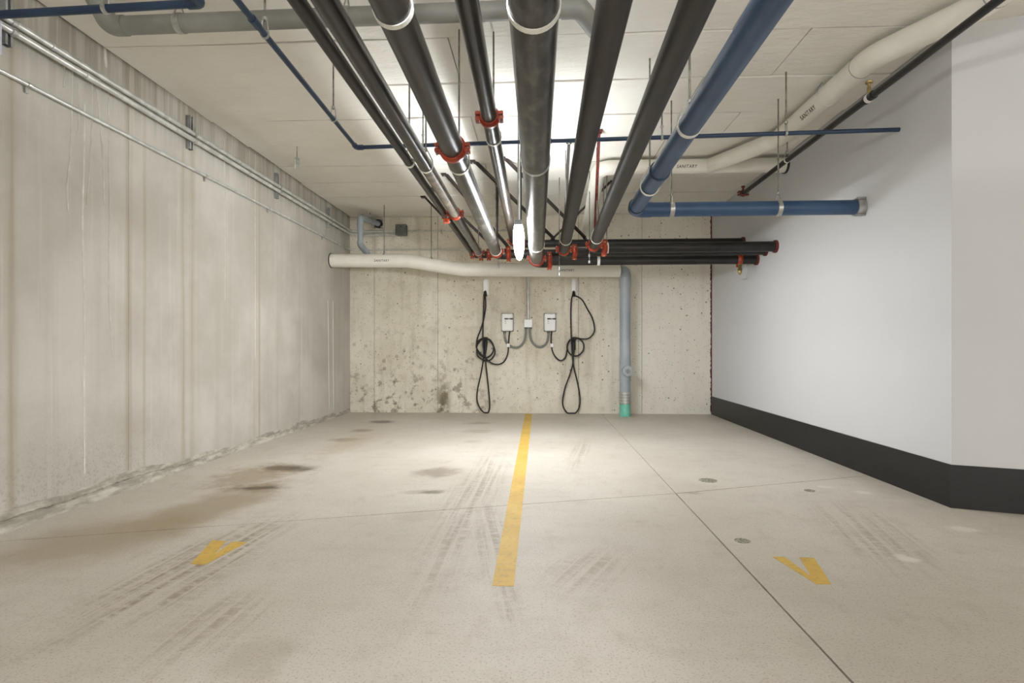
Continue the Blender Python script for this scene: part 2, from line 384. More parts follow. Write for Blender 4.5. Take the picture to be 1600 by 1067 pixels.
# left wall
yl = [-2.2, -.9, .5, 1.7, 2.74, 3.57, 4.14, 5.2, 6.7, YB+.03]
root = structure(MB().box((XL-.17, (yl[0]+yl[-1])/2, ZC/2), (.3, yl[-1]-yl[0], ZC+.1)).build('wall_left', 'subfloor'))
for i in range(len(yl)-1):
    d = (0, .001, .0005, .0015, 0, .001, .0005, .0015, 0)[i]
    MB().box((XL-.015+d, (yl[i]+yl[i+1])/2, ZC/2+.02), (.03, yl[i+1]-yl[i]-.0016, ZC+.05)).build('concrete_panel', 'leftconc', root)
def drip(pix, w):
    pts = spline([atX(u, v, XL) + Vector((.004, 0, 0)) for u, v in pix], 5); n = len(pts); vs = []
    for p in pts:
        ww = w*random.uniform(.7, 1.3)/2
        vs += [p+Vector((-.003, -ww, 0)), p+Vector((.0022, 0, 0)), p+Vector((-.003, ww, 0))]
    fs = []
    for i in range(n-1):
        for q in (0, 1): fs.append((i*3+q, i*3+q+1, i*3+q+4, i*3+q+3))
    m = MB(); m.add(vs, fs); m.build('lime_drip', 'drip', root)
for pix, w in (([(132,160),(131,250),(129,330),(130,420),(132,520),(131,620),(132,740)], .012), ([(113,110),(111,200),(109,250),(105,290),(106,330)], .009),
               ([(122,125),(123,180),(121,212)], .007), ([(151,140),(157,200),(161,260),(163,320)], .008), ([(169,140),(170,220),(171,330),(170,450),(173,520),(176,560)], .008),
               ([(144,110),(143,190),(140,260),(135,320)], .008), ([(101,80),(100,110),(99,137)], .006), ([(163,55),(164,80),(166,106)], .02),
               ([(398,240),(398,330),(398,420),(399,560)], .004), ([(512,470),(513,540),(514,640)], .006), ([(520,470),(520,540),(521,640)], .005), ([(350,215),(351,330),(351,470)], .004)):
    drip(pix, w)
# crumbled mortar ledge at the foot of the left wall
mb = MB(); yy = -2.2; prof = [(0.0, .10), (.010, .09), (.012, .058), (.004, .050), (.022, .042), (.034, -.005)]; vs = []; n = 0
while yy < YB:
    sc = (.95 + .18*math.sin(yy*2.3) + .12*math.sin(yy*7.1+1)) * (1-.25*min(1, max(0, (yy-4)/2)))
    for q, (dx, dz) in enumerate(prof):
        vs.append((XL - .004 + max(0, dx*sc + random.uniform(-.003, .003)), yy, max(-.004, dz*sc + random.uniform(-.004, .004)) if q < 5 else -.004))
    n += 1; yy += .02
np_ = len(prof); mb.add(vs, [(i*np_+q, (i+1)*np_+q, (i+1)*np_+q+1, i*np_+q+1) for i in range(n-1) for q in range(np_-1)])
structure(mb.build('trim_1', 'ledge'))
# white wall on the right, its turn, and the black bands
structure(MB().box((XR+.1, (CORNER.y+YB)/2, ZC/2+.02), (.2, YB-CORNER.y, ZC+.06)).build('wall_right', 'whitewall'))
c2 = flo(1600, 803.5); dv = Vector((c2.x-XR, c2.y-CORNER.y, 0)).normalized(); nv = Vector((dv.y, -dv.x, 0))
if nv.dot(Vector((-1, -1, 0))) < 0: nv = -nv
LW = 6.0; a = Vector((XR, CORNER.y, 0)); b = a + dv*LW
structure(MB().poly([a, b, b-nv*.2, a+Vector((.2, .02, 0))], -.01, ZC+.05).build('wall_angled', 'whitewall'))
BH = .252; q = nv*.008; a2 = a + Vector((-.008, 0, 0))
structure(MB().poly([(XR-.008, YB-.001), (XR+.001, YB-.001), (XR+.001, a.y), (XR-.008, a.y-.004)], 0, BH).build('baseboard_right', 'blackband'))
structure(MB().poly([(XR-.008, a.y-.004), (XR+.001, a.y), b, b+q], 0, BH).build('baseboard_angled', 'blackband'))
# red fire sealant in the back right corner
mb = MB(); vs = []; n = 0; z = .02
while z < ZC-.01:
    w = random.uniform(.010, .024); vs += [(XR-w, YB-.001, z), (XR-w*.5, YB-.010-random.uniform(0, .006), z), (XR+.0005, YB-.012, z)]; n += 1; z += .02
mb.add(vs, [(i*3+q, i*3+q+1, i*3+q+4, i*3+q+3) for i in range(n-1) for q in (0, 1)])
structure(mb.build('trim_2', 'seal'))

# ================================================================== BIG PIPES
AX = Vector((0, 1, 0))
def bolt_at(p, ax, parent, r=.011, l=.05):
    m = MB().tube([Vector(p)-Vector(ax)*l/2, Vector(p)+Vector(ax)*l/2], r, 6)
    m.build('bolt', 'zinc', parent)
def coupling(c, ax, r, parent, side=None, mat='orange', w=.06, bolts=True):
    c = Vector(c); ax = Vector(ax).normalized(); side = Vector(side or ax.cross(Vector((0,0,1)))).normalized(); up = side.cross(ax).normalized()
    mb = MB(); mb.tube([c-ax*w/2, c-ax*w*.3, c-ax*w*.28, c+ax*w*.28, c+ax*w*.3, c+ax*w/2], [r*1.06+.002, r*1.08+.005, r*1.09+.009, r*1.09+.009, r*1.08+.005, r*1.06+.002], 28)
    R = Matrix((side, ax, up)).transposed(); k2 = r*1.08+.014
    for s in (-1, 1):
        for t in (-1, 1): mb.box(c+side*s*k2+up*t*.014, (.03, w*.8, .016), R)
    o = mb.build('coupling', mat, parent)
    if bolts:
        for s in (-1, 1): bolt_at(c+side*s*(k2+.004), up, o, .007, .07)
    return o
def hanger(c, ax, r, label, group='clevis hangers on the pipes', ztop=None, bandw=.022, rodr=.0055, mat='band', cat='pipe hanger', half=False):
    """clevis: band round the pipe, yoke over it, threaded rod to the ceiling"""
    c = Vector(c); ax = Vector(ax).normalized(); ztop = ztop or ZC+.01
    h = thing('pipe_hanger', label, cat, (c.x, c.y, ztop), group)
    MB().ring(c, ax, r+.0008, r+.0045, bandw, 30, .9 if half else 0, math.pi-.9 if half else 2*math.pi).build('band', mat, h)
    sd = ax.cross(Vector((0,0,1))).normalized(); zt = r+.05; mb = MB()
    if half: mb.tube([c+sd*r*.6+Vector((0,0,r*.82)), c+sd*.012+Vector((0,0,zt)), c-sd*.012+Vector((0,0,zt)), c-sd*r*.6+Vector((0,0,r*.82))], .005, 8)
    else: mb.tube([c+sd*(r+.003), c+sd*(r+.003)*.9+Vector((0,0,r*.8)), c+sd*.012+Vector((0,0,zt)), c-sd*.012+Vector((0,0,zt)), c-sd*(r+.003)*.9+Vector((0,0,r*.8)), c-sd*(r+.003)], .004, 8)
    mb.build('yoke', 'zinc', h)
    MB().tube([c+Vector((0,0,zt-.004)), (c.x, c.y, ztop)], rodr, 8).build('rod', 'rod', h)
    MB().tube([c+Vector((0,0,zt+.002)), c+Vector((0,0,zt+.016))], .012, 6).build('nut', 'zinc', h)
    return h

def run_pipe(label, u0, far, Y, dia, hdia, xend, mat, hmat='header_steel', group='steel pipes under the ceiling', splits=None, headlab=True):
    """level pipe from behind the camera to an elbow at depth Y, then a header to the white wall"""
    fu, fv = far; e = atY(fu, fv, Y); h = e.z; n0 = atZ(u0, 0, h)
    d = (e-n0).normalized(); d = Vector((d.x, d.y, 0)).normalized(); s = e - d*((e.y+6.5)/d.y)
    r = dia/2; hr = hdia/2
    t = thing('steel_pipe', label, 'pipe', (e.x, e.y, h), group)
    fit = .02 + r*1.0
    ys_ = [s.y] + [q[0] for q in (splits or [])] + [e.y-fit-.10]
    mats = [mat] + [q[1] for q in (splits or [])]
    P_ = lambda y: s + d*((y-s.y)/d.y)
    for i in range(len(mats)): MB().tube([P_(ys_[i]), P_(ys_[i+1])], r, 28).build('pipe_run', mats[i], t)
    MB().tube([P_(e.y-fit-.10)] + arc(P_(e.y-1), e, e+Vector((1,0,0)), r*1.15+.01, 8) + [e+Vector((r*1.15+.06, 0, 0))], r*1.03, 24).build('elbow', hmat, t)
    coupling(P_(e.y-fit-.10), d, r, t, side=(0,0,1) if r < .03 else None)
    x1 = xend
    MB().tube([e+Vector((r*1.15+.05,0,0)), Vector((x1, e.y, h))], hr, 24).build('header', hmat, t)
    coupling(e+Vector((r*1.15+.06,0,0)), (1,0,0), max(r*.9, hr), t, side=(0,-.5,.86))
    coll = MB().ring((XR-.012, e.y, h), (1,0,0), hr*.98, hr+.012, .024).build('wall_collar', 'redrust', t)
    return t, P_, h, r, d, e

def ypix(P_, u, v):        # where along the pipe a photo row falls
    lo, hi = .8, 7.5
    for _ in range(40):
        m = (lo+hi)/2; p = P_(m); dep = (p-EYE).dot(FWD); vv = HY-(p.z-CH)*F/dep
        if vv < v: lo = m
        else: hi = m
    return (lo+hi)/2

p1 = run_pipe('thin dark steel pipe, outermost of the overhead bundle towards the streaked wall', 464, (740.5,400), 7.05, .056, .05, XR+.02, 'black_matt')
p2 = run_pipe('dark steel pipe with a pale dusty stretch before its orange coupling', 508, (750,398), 6.85, .084, .075, XR+.02, 'black_steel', splits=[(3.47, 'dusty'), (4.74, 'bare_steel')])
p3 = run_pipe('thick glossy steel pipe with an orange coupling and bright scuffed far length', 609, (777,397), 6.45, .122, .10, XR+.02, 'black_steel', splits=[(3.7, 'bare_steel')])
p4 = run_pipe('dark steel pipe with a high orange coupling, passing just above the lit lamp', 729.5, (803,381), 6.68, .086, .09, XR+.02, 'black_steel')
p5 = run_pipe('thickest glossy steel pipe beside the lit lamp, reflecting its glare', 834, (838.5,408), 6.27, .145, .10, XR+.02, 'bare_steel', splits=None)
p6 = run_pipe('matt dark steel pipe between the thickest pipe and the outermost steel one', 960, (880,394), 6.03, .106, .092, XR+.02, 'black_matt')
p7 = run_pipe('matt dark steel pipe running next to the large blue pipe', 1089, (926,387.5), 5.78, .104, .104, XR+.02, 'black_matt')
for pp, v in ((p3, 232), (p4, 183), (p2, 334), (p1, 338)):
    t, P_, h, r, d, e = pp; coupling(P_(ypix(P_, 0, v)), d, r, t, side=(0,0,1) if r < .03 else None, w=.075)
for pp, v, lb in ((p1, 254, 'clevis hanger on the thin outermost steel pipe'), (p2, 259, 'clevis hanger on the dusty steel pipe ahead of its coupling'),
                  (p3, 12, 'white banded clevis hanger high on the thick glossy pipe before its coupling'), (p3, 256, 'clevis hanger on the thick glossy pipe just past its orange coupling'),
                  (p4, 216, 'clevis hanger just past the high orange coupling'), (p5, 8, 'white banded hanger on the thickest pipe far ahead of the lamp'),
                  (p5, 252, 'dull band hanger midway on the thickest steel pipe'), (p5, 382, 'hanger on the thickest pipe right beside the lamp'), (p6, 374, 'hanger on the middle matt pipe close to its elbow coupling'),
                  (p7, 372, 'hanger on the matt pipe next to blue, close to its elbow'), (p3, 391, 'hanger on the thick glossy pipe close to its elbow'), (p2, 394, 'hanger on the dusty steel pipe close to its elbow')):
    t, P_, h, r, d, e = pp; hanger(P_(ypix(P_, 0, v)), d, r, lb, mat='band' if 'dull' not in lb else 'zinc')
# white bands round the three front headers
for pp, u, lb in ((p7, 948, 'white strap hanger round the upper front header'), (p6, 943, 'white strap hanger round the middle header'), (p5, 935, 'white strap hanger round the lowest header')):
    t, P_, h, r, d, e = pp; c = atY(u, 400, e.y); c.z = h
    hanger(c, (1,0,0), {p7[0]: .052, p6[0]: .046, p5[0]: .05}[t], lb, bandw=.03)
# drain saddle with brass plug under the lowest header
t, P_, h, r, d, e = p5; c = atY(1155, 408, e.y); c.z = h
o = coupling(c, (1,0,0), .05, t, side=(0,-.3,.95), w=.05)
m = MB().tube([c-Vector((0,.02,.05)), c-Vector((0,.02,.10)), c-Vector((0,.02,.102)), c-Vector((0,.02,.15)), c-Vector((0,.02,.17))], [.02,.018,.026,.02,.008], 12); m.build('drain_plug', 'brass', t)

# ---- large blue pipe
YBL = 4.27; e = atY(991, 328, YBL); n0 = atZ(1206, 0, e.z); d = (e-n0); d.z = 0; d.normalize(); s = e-d*((e.y+6.5)/d.y); r = .054
t = thing('blue_drain_pipe', 'large blue pipe running forward and then turning along to the white wall', 'pipe', e)
PB = lambda y: s + d*((y-s.y)/d.y)
we = Vector((XR+.02, YBL+.0, e.z))
MB().tube([s, PB(YBL-.12)], r, 28).build('pipe_run', 'blue', t)
MB().tube([PB(YBL-.12)] + arc(PB(1), e, we, .07, 8) + [e+Vector((.13,0,0))], r*1.06, 28).build('elbow', 'blue', t)
MB().ring(PB(YBL-.12), d, r, r*1.13, .014).build('joint_rim', 'blue_dark', t)
MB().tube([e+Vector((.12,0,0)), we], r, 28).build('cross_pipe', 'blue', t)
y1 = ypix(PB, 0, 268)
MB().tube([PB(y1-.01), PB(y1+.16)], r*1.07, 28).build('sleeve', 'blue', t); MB().ring(PB(y1-.012), d, r, r*1.16, .016).build('joint_rim', 'blue_dark', t)
wc = MB().ring((XR-.03, YBL, e.z), (1,0,0), r, r*1.22, .055).build('wall_collar', 'zinc', t)
for a_ in (.6, 2.2, 4.2): bolt_at((XR-.03, YBL+math.cos(a_)*r*1.32, e.z+math.sin(a_)*r*1.32), (1,0,0), wc, .009, .07)
hanger(PB(ypix(PB, 0, 196)), d, r, 'white banded clevis hanger on the sloping view of the large blue pipe before its sleeve', bandw=.025)
hanger(PB(ypix(PB, 0, 291)), d, r*1.07, 'zinc clevis hanger on the large blue pipe near its elbow', bandw=.025)
for u, lb in ((1049, 'zinc strap hanger on the blue cross pipe next to its elbow'), (1216, 'zinc strap hanger on the blue cross pipe nearer the white wall')):
    c = atY(u, 328, YBL); c.z = e.z; hanger(c, (1,0,0), r, lb, bandw=.032, mat='zinc')

# ---- thin blue sprinkler line
h = CH+1.455; cr = atZ(557, 230.5, h); wr = atX(1405, 208, XR); n0 = atZ(370, 0, h); wr = Vector((XR+.01, wr.y, h)); d = (cr-n0).normalized(); s = cr-d*((cr.y+6.5)/d.y)
t = thing('thin_blue_pipe', 'thin dark blue pipe that turns a corner and crosses above the steel pipes', 'pipe', cr)
MB().tube([s, cr-d*.03], .0145, 14).build('pipe_run', 'thinblue', t)
d2 = (wr-cr).normalized()
MB().tube([cr-d*.05]+arc(s, cr, wr, .02, 6)+[cr+d2*.05], .019, 14).build('elbow', 'thinblue', t)
MB().tube([cr+d2*.03, wr], .0145, 14).build('cross_pipe', 'thinblue', t)
q = atZ(397, 35, h); pq = s+d*((q.y-s.y)/d.y); MB().tube([pq-d*.03, pq+d*.03], .019, 14).build('sleeve', 'thinblue', t)
q = (962-557)/(1405-557); c = cr+(wr-cr)*.37; MB().tube([c-d2*.035, c+d2*.035], .019, 14).build('sleeve', 'thinblue', t)
for v, lb in ((54, 'ring hanger high on the thin blue pipe, in front of the grey pipe'), (186, 'ring hanger on the thin blue pipe ahead of its corner')):
    PT = lambda y: s + d*((y-s.y)/d.y)
    hanger(PT(ypix(PT, 0, v)), d, .015, lb, bandw=.014, group='ring hangers on thin pipes', mat='zinc')
for u, lb in ((661, 'ring hanger on the thin blue cross pipe beside the dusty steel pipe'), (1034, 'ring hanger on the thin blue cross pipe beside the large blue pipe'), (1228, 'ring hanger on the thin blue cross pipe near the white wall')):
    yy = cr.y+(wr.y-cr.y)*((u-557)/(1405-557)); c = atY(u, 215, yy); c.z = h; c.y = cr.y+(wr.y-cr.y)*(c.x-cr.x)/(wr.x-cr.x)
    hanger(c, d2, .015, lb, bandw=.014, group='ring hangers on thin pipes', mat='zinc')
# ---- second thin blue pipe near the wall
a = atZ(315, 5, h); b = atZ(0, 23, h); dd = (a-b).normalized(); b2 = b-dd*((b.x-XL)/dd.x)
t = thing('thin_blue_pipe', 'short thin blue pipe reaching over to the streaked wall, crossing the twin conduits', 'pipe', b2)
MB().tube([b2-dd*.005, a], .017, 14).build('pipe_run', 'thinblue', t)
MB().tube([a-dd*.06]+arc(b2, a, a+Vector((0,-.5,0)), .025, 6)+[a+Vector((0,-.06,0))], .022, 14).build('elbow', 'thinblue', t)
MB().tube([a+Vector((0,-.05,0)), a+Vector((0,-6,0))], .017, 14).build('return_run', 'thinblue', t)
c = b+(a-b)*(168/315); hanger(c, dd, .017, 'zinc strap hanger on the short thin blue pipe', bandw=.02, group='ring hangers on thin pipes', mat='zinc')

# ---- grey PVC under the boards
h = CH+1.74; a = atZ(172, 41, h); b = atZ(905, 12, h); d = (b-a).normalized(); r = .047
t = thing('grey_pvc_pipe', 'grey plastic pipe running crosswise tight under the ceiling boards', 'pipe', a)
MB().tube([a+d*.05, b-d*.05], r, 26).build('pipe_run', 'greypvc', t)
MB().tube([a+d*.09]+arc(b, a, a+Vector((-.12,-.12,.35)), .06, 8)+[a+Vector((-.06,-.06,.17))], r*1.1, 26).build('elbow', 'greypvc', t)
MB().tube([b-d*.09]+arc(a, b, b+Vector((.22,.5,.06)), .07, 8)+[b+Vector((.155,.352,.042))], r*1.1, 26).build('elbow', 'greypvc', t)
for u, lb in ((287, 'zinc strap on the grey pipe towards the streaked wall'), (553, 'zinc strap on the grey pipe between two steel pipes')):
    f_ = (u-172)/(905-172); c = a+(b-a)*f_; hanger(c, d, r, lb, bandw=.035, mat='zinc', group='straps on the grey pipe')

# ---- lettering
def letters(txt, size, parent, org, xdir, ydir, cen=None, axis=None, r=None):
    cu = bpy.data.curves.new('lettering', 'FONT'); cu.body = txt; cu.size = size; cu.align_x = 'CENTER'; cu.align_y = 'CENTER'; cu.extrude = .0006; cu.offset = size*.006; cu.shear = .2; cu.space_character = 1.12
    o = bpy.data.objects.new('lettering', cu); COL.objects.link(o)
    me = bpy.data.meshes.new_from_object(o.evaluated_get(bpy.context.evaluated_depsgraph_get())); bpy.data.objects.remove(o)
    xdir = Vector(xdir).normalized(); ydir = Vector(ydir).normalized(); zdir = xdir.cross(ydir)
    for v in me.vertices:
        p = v.co.copy(); x = p.x*.92
        if r:
            an = p.y/r; v.co = Vector(org) + xdir*x + (zdir*math.cos(an)+ydir*math.sin(an))*(r+.0009+p.z)
        else: v.co = Vector(org) + xdir*x + ydir*p.y + zdir*(p.z+.0008)
    o = bpy.data.objects.new('lettering', me); COL.objects.link(o); me.materials.clear(); me.materials.append(M['print'])
    o.parent = parent
    if parent.type == 'EMPTY': o.location = -Vector(parent.location)
    return o
def toward(c, axis):                      # unit vector from a pipe centre to the viewer, square to the pipe
    v = EYE-Vector(c); a_ = Vector(axis).normalized(); v -= a_*v.dot(a_); return v.normalized()
def pipe_text(parent, c, axis, r, size, txt='SANITARY'):
    zd = toward(c, axis); xd = Vector(axis).normalized(); yd = zd.cross(xd); letters(txt, size, parent, c, xd, yd, r=r)

# ---- white sanitary pipe along the back wall
r = .088
l0 = atX(517, 407, XL); l0.x = XL-.02
pts = [l0, atY(636, 406.5, 7.24), atY(722, 421, 7.3), atY(968, 423, 7.5)]
Z1 = pts[0].z; pts[1].z = Z1; Z2 = (pts[2].z+pts[3].z)/2; pts[2].z = pts[3].z = Z2
t = thing('sanitary_pipe', 'white sanitary pipe with a step down, running along the back wall above the chargers', 'pipe', l0)
path = rounded(pts, .45, 10); MB().tube(path, r, 32).build('pipe_run', 'white_pipe', t)
MB().ring((XL+.004, l0.y, Z1), (1,0,0), r, r+.008, .012).build('wall_rim', 'slotdark', t)
f = pts[1]-pts[0]; on = lambda x, a_, b_: a_+(b_-a_)*((x-a_.x)/(b_.x-a_.x)); c = on(atY(596, 407, 7.15).x, pts[0], pts[1]); pipe_text(t, c, f, r, .042)
c = on(atY(884, 421, 7.43).x, pts[2], pts[3]); pipe_text(t, c, pts[3]-pts[2], r, .042)
c = on(atY(598, 400, 7.15).x, pts[0], pts[1]); hanger(c, f, r, 'zinc hanger on the back sanitary pipe by its lettering', mat='zinc', bandw=.02, half=True, group='hangers on the back sanitary pipe')
f2 = pts[2]-pts[1]; c = pts[1]+f2*.44; hanger(c, f2, r, 'zinc hanger on the sloping step of the back sanitary pipe', mat='zinc', bandw=.02, half=True, group='hangers on the back sanitary pipe')
# ---- grey standpipe below it
g0 = pts[3].copy(); gx = atY(977, 500, 7.6).x; gy = 7.62
t = thing('grey_standpipe', 'grey plastic standpipe with a cleanout cap and a teal foot', 'pipe', (gx, gy, 0))
rr = .072
MB().tube([g0-Vector((.02,.0,0))]+arc(g0, Vector((gx, gy, Z2)), Vector((gx, gy, 0)), .075, 8)+[(gx, gy, Z2-.22)], rr*1.12, 28).build('elbow', 'lightgrey', t)
zt = lambda v: atY(977, v, gy).z
MB().tube([(gx, gy, Z2-.2), (gx, gy, zt(612))], rr, 28).build('pipe_run', 'lightgrey', t)
MB().tube([(gx, gy, zt(562)), (gx, gy, zt(595))], rr*1.07, 28).build('cleanout_fitting', 'lightgrey', t)
cdx = toward((gx, gy, zt(579)), (0,0,1)); cdx = (cdx + Vector((.25,0,0))).normalized(); c = Vector((gx, gy, zt(579)))
o = MB().tube([c, c+cdx*.115, c+cdx*.118, c+cdx*.14], [.06,.06,.072,.07], 28).build('cleanout_cap', 'lightgrey', t)
R = Matrix((cdx.cross(Vector((0,0,1))), cdx, Vector((0,0,1)))).transposed(); MB().box(c+cdx*.15, (.045, .03, .045), R @ Matrix.Rotation(.6, 3, 'Y')).build('cap_nut', 'greypvc', o)
o = MB().tube([(gx, gy, zt(631)), (gx, gy, zt(612))], rr*1.1, 28).build('clamp_sleeve', 'zinc', t)
for v in (614, 618.5, 623, 628): MB().ring((gx, gy, zt(v)), (0,0,1), rr*1.08, rr*1.17, .012).build('clamp_band', 'galv', o)
MB().tube([(gx, gy, zt(630)), (gx, gy, -.002)], rr*1.02, 28).build('foot_pipe', 'teal', t)

# ---- white sanitary pipe at the ceiling, right
h = CH+1.768; r = .072; hz = CH+1.774; YH = 5.55
t = thing('sanitary_pipe', 'white sanitary pipe at the ceiling that follows the white wall then crosses over', 'pipe', atY(1150, 258, YH))
xw = 2.03
L = [Vector((2.29, -6.5, h)), Vector((2.29, 3.0, h)), Vector((xw, 3.5, h)), Vector((xw, 4.85, h)), Vector((xw-.36, YH-.01, hz))]
MB().tube(rounded(L, [.35,.35,.25], 8), r, 30).build('pipe_run', 'white_pipe', t)
for yv in (3.62, 2.9): MB().ring((2.29 if yv < 3 else xw, yv, h), (0,1,0), r-.001, r+.0018, .006).build('joint_rim', 'greyprint', t)
xe = atY(936, 258, YH).x
MB().tube([(XR+.01, YH, hz), (xe+.16, YH, hz)], r, 30).build('cross_pipe', 'white_pipe', t)
e0 = Vector((xe, YH, hz)); dn = Vector((xe-.0, 7.38, CH+1.31))
MB().tube([e0+Vector((.2,0,0))]+arc(e0+Vector((1,0,0)), e0, dn, .11, 10)+arc(e0, dn, dn-Vector((0,0,.5)), .1, 6)+[Vector((dn.x, 7.40, Z2+.06))], r, 30).build('drop_pipe', 'white_pipe', t)
MB().ring((XR-.01, YH, hz), (1,0,0), r, r+.01, .02).build('wall_rim', 'slotdark', t)
c = atY(1070, 263, YH); c.z = hz; c.y = YH; pipe_text(t, c, (1,0,0), r, .042)
c = Vector((xw, 4.2, h)); zd = toward(c, (0,-1,0)); letters('SANITARY', .046, t, c, (0,-1,0), zd.cross(Vector((0,-1,0))), r=r)
hanger((xw, 4.02, h), (0,1,0), r, 'small zinc strap above the ceiling-hugging white pipe', mat='white_pipe' if False else 'band', bandw=.012, group='hangers on the ceiling sanitary pipe')

# ---- black sprinkler pipe along the white wall
h = CH+1.56; e = atZ(1160, 303, h); n0 = atZ(1560, 0, h); d = (e-n0).normalized(); s = e-d*((e.y+6.5)/d.y); r = .021
t = thing('sprinkler_pipe', 'slim black pipe running along the white wall to a red end coupling', 'pipe', e)
MB().tube([s, e], r, 18).build('pipe_run', 'header_steel', t)
coupling(e-d*.02, d, r, t, mat='redrust', w=.05)
MB().tube([e-d*.02+Vector((0,0,.02)), e-d*.02+Vector((0,0,.06)), e-d*.02+Vector((0,0,.062)), e-d*.02+Vector((0,0,.075))], [.01,.01,.02,.018], 10).build('sprinkler_head', 'redrust', t)
PS = lambda y: s + d*((y-s.y)/d.y)
c = PS(ypix(PS, 0, 153))
MB().ring(c, d, r, r+.006, .03).build('band', 'band', t)
MB().tube([c+Vector((0,0,.02)), c+Vector((0,0,.065)), c+Vector((0,0,.067)), c+Vector((0,0,.09)), c+Vector((0,0,.092)), c+Vector((0,0,.105))], [.012,.012,.008,.008,.022,.02], 10).build('sprinkler_head', 'brass', t)
MB().tube([c-d*.05, c+d*.04], r*1.25, 18).build('tee_fitting', 'header_steel', t)
hanger(PS(ypix(PS, 0, 250)), d, r, 'ring hanger on the slim black pipe by the white wall', bandw=.014, group='ring hangers on thin pipes')

# ================================================================== SWAY BRACES
def brace(u0, v0, low, label, w=.02, mat='brace'):
    a = atZ(u0, v0, ZC); b = Vector(low); t = thing('sway_brace', label, 'brace', a, 'dark sway braces between ceiling and pipes')
    dd = (b-a).normalized(); sd = dd.cross(Vector((0,0,1))).normalized(); up = sd.cross(dd); R = Matrix((sd, dd, up)).transposed(); L = (b-a).length
    MB().box((a+b)/2, (w*1.3, L, .005), R).box((a+b)/2+sd*w*.62+up*.012, (.005, L, .026), R).build('bar', mat, t)
    MB().box(a-Vector((0,0,.012)), (.05, .07, .022)).build('ceiling_bracket', mat, t)
    MB().tube([a-Vector((0,0,.0)), a-Vector((0,0,.035))], .009, 6).build('anchor_bolt', 'redrust' if mat == 'redrust' else 'zinc', t)
    MB().ring(b, dd, .006, .018, .04, 10).build('pipe_clamp', mat, t)
top = lambda pp, y, k_=1.0: pp[1](y) + Vector((0,0,pp[3]*k_+.012))
hd = lambda pp, u, hr: Vector((atY(u, 400, pp[5].y).x, pp[5].y, pp[2]+hr+.012))
brace(661, 306, top(p1, 6.35), 'short dark brace ending at the thin outermost pipe coupling')
brace(674, 294, Vector((p2[1](6.6).x+.16, 6.75, p2[2]+.07)), 'dark brace slanting behind the dusty steel pipe')
brace(694, 271, Vector((p3[5].x+.12, 6.45, p3[2]+.075)), 'dark brace slanting behind the thick glossy pipe')
brace(739, 251, hd(p4, 864, .045), 'long dark brace passing behind the pipe above the lamp')
brace(786, 246, hd(p4, 914, .045), 'long dark brace passing behind the thickest pipe and lamp stem')
brace(957, 282, hd(p4, 862, .045)+Vector((0,.04,-.01)), 'dark brace slanting the opposite way behind the matt pipes')
brace(936, 203, top(p7, 5.5), 'dark red brace hanging steeply to the matt pipe next to blue', mat='redrust')
brace(889, 219, top(p6, 5.8), 'dark brace hanging steeply to the middle matt pipe')
brace(777, 287, top(p3, 6.32), 'dark brace hanging steeply to the thick glossy pipe end')
# plain drop rods carrying the headers (seen behind the pipes)
def rod(u, Y, z0, label):
    x = atY(u, 400, Y).x; t = thing('drop_rod', label, 'rod', (x, Y, ZC), 'drop rods')
    MB().tube([(x, Y, ZC+.01), (x, Y, z0)], .0055, 8).build('threaded_rod', 'rod', t)
    MB().tube([(x, Y, z0-.015), (x, Y, z0+.01)], .013, 6).build('nut', 'zinc', t)
    MB().tube([(x, Y, z0+.05), (x, Y, z0+.08)], .012, 8).build('rod_coupler', 'zinc', t)
rod(874, 6.16, p6[2]-.22, 'drop rod with black tip below the middle matt pipe coupling')
rod(921, 5.92, p7[2]-.12, 'drop rod behind the coupling of the matt pipe next to blue')
rod(778.5, 6.58, p3[2]-.13, 'drop rod with sleeve below the thick glossy pipe coupling')

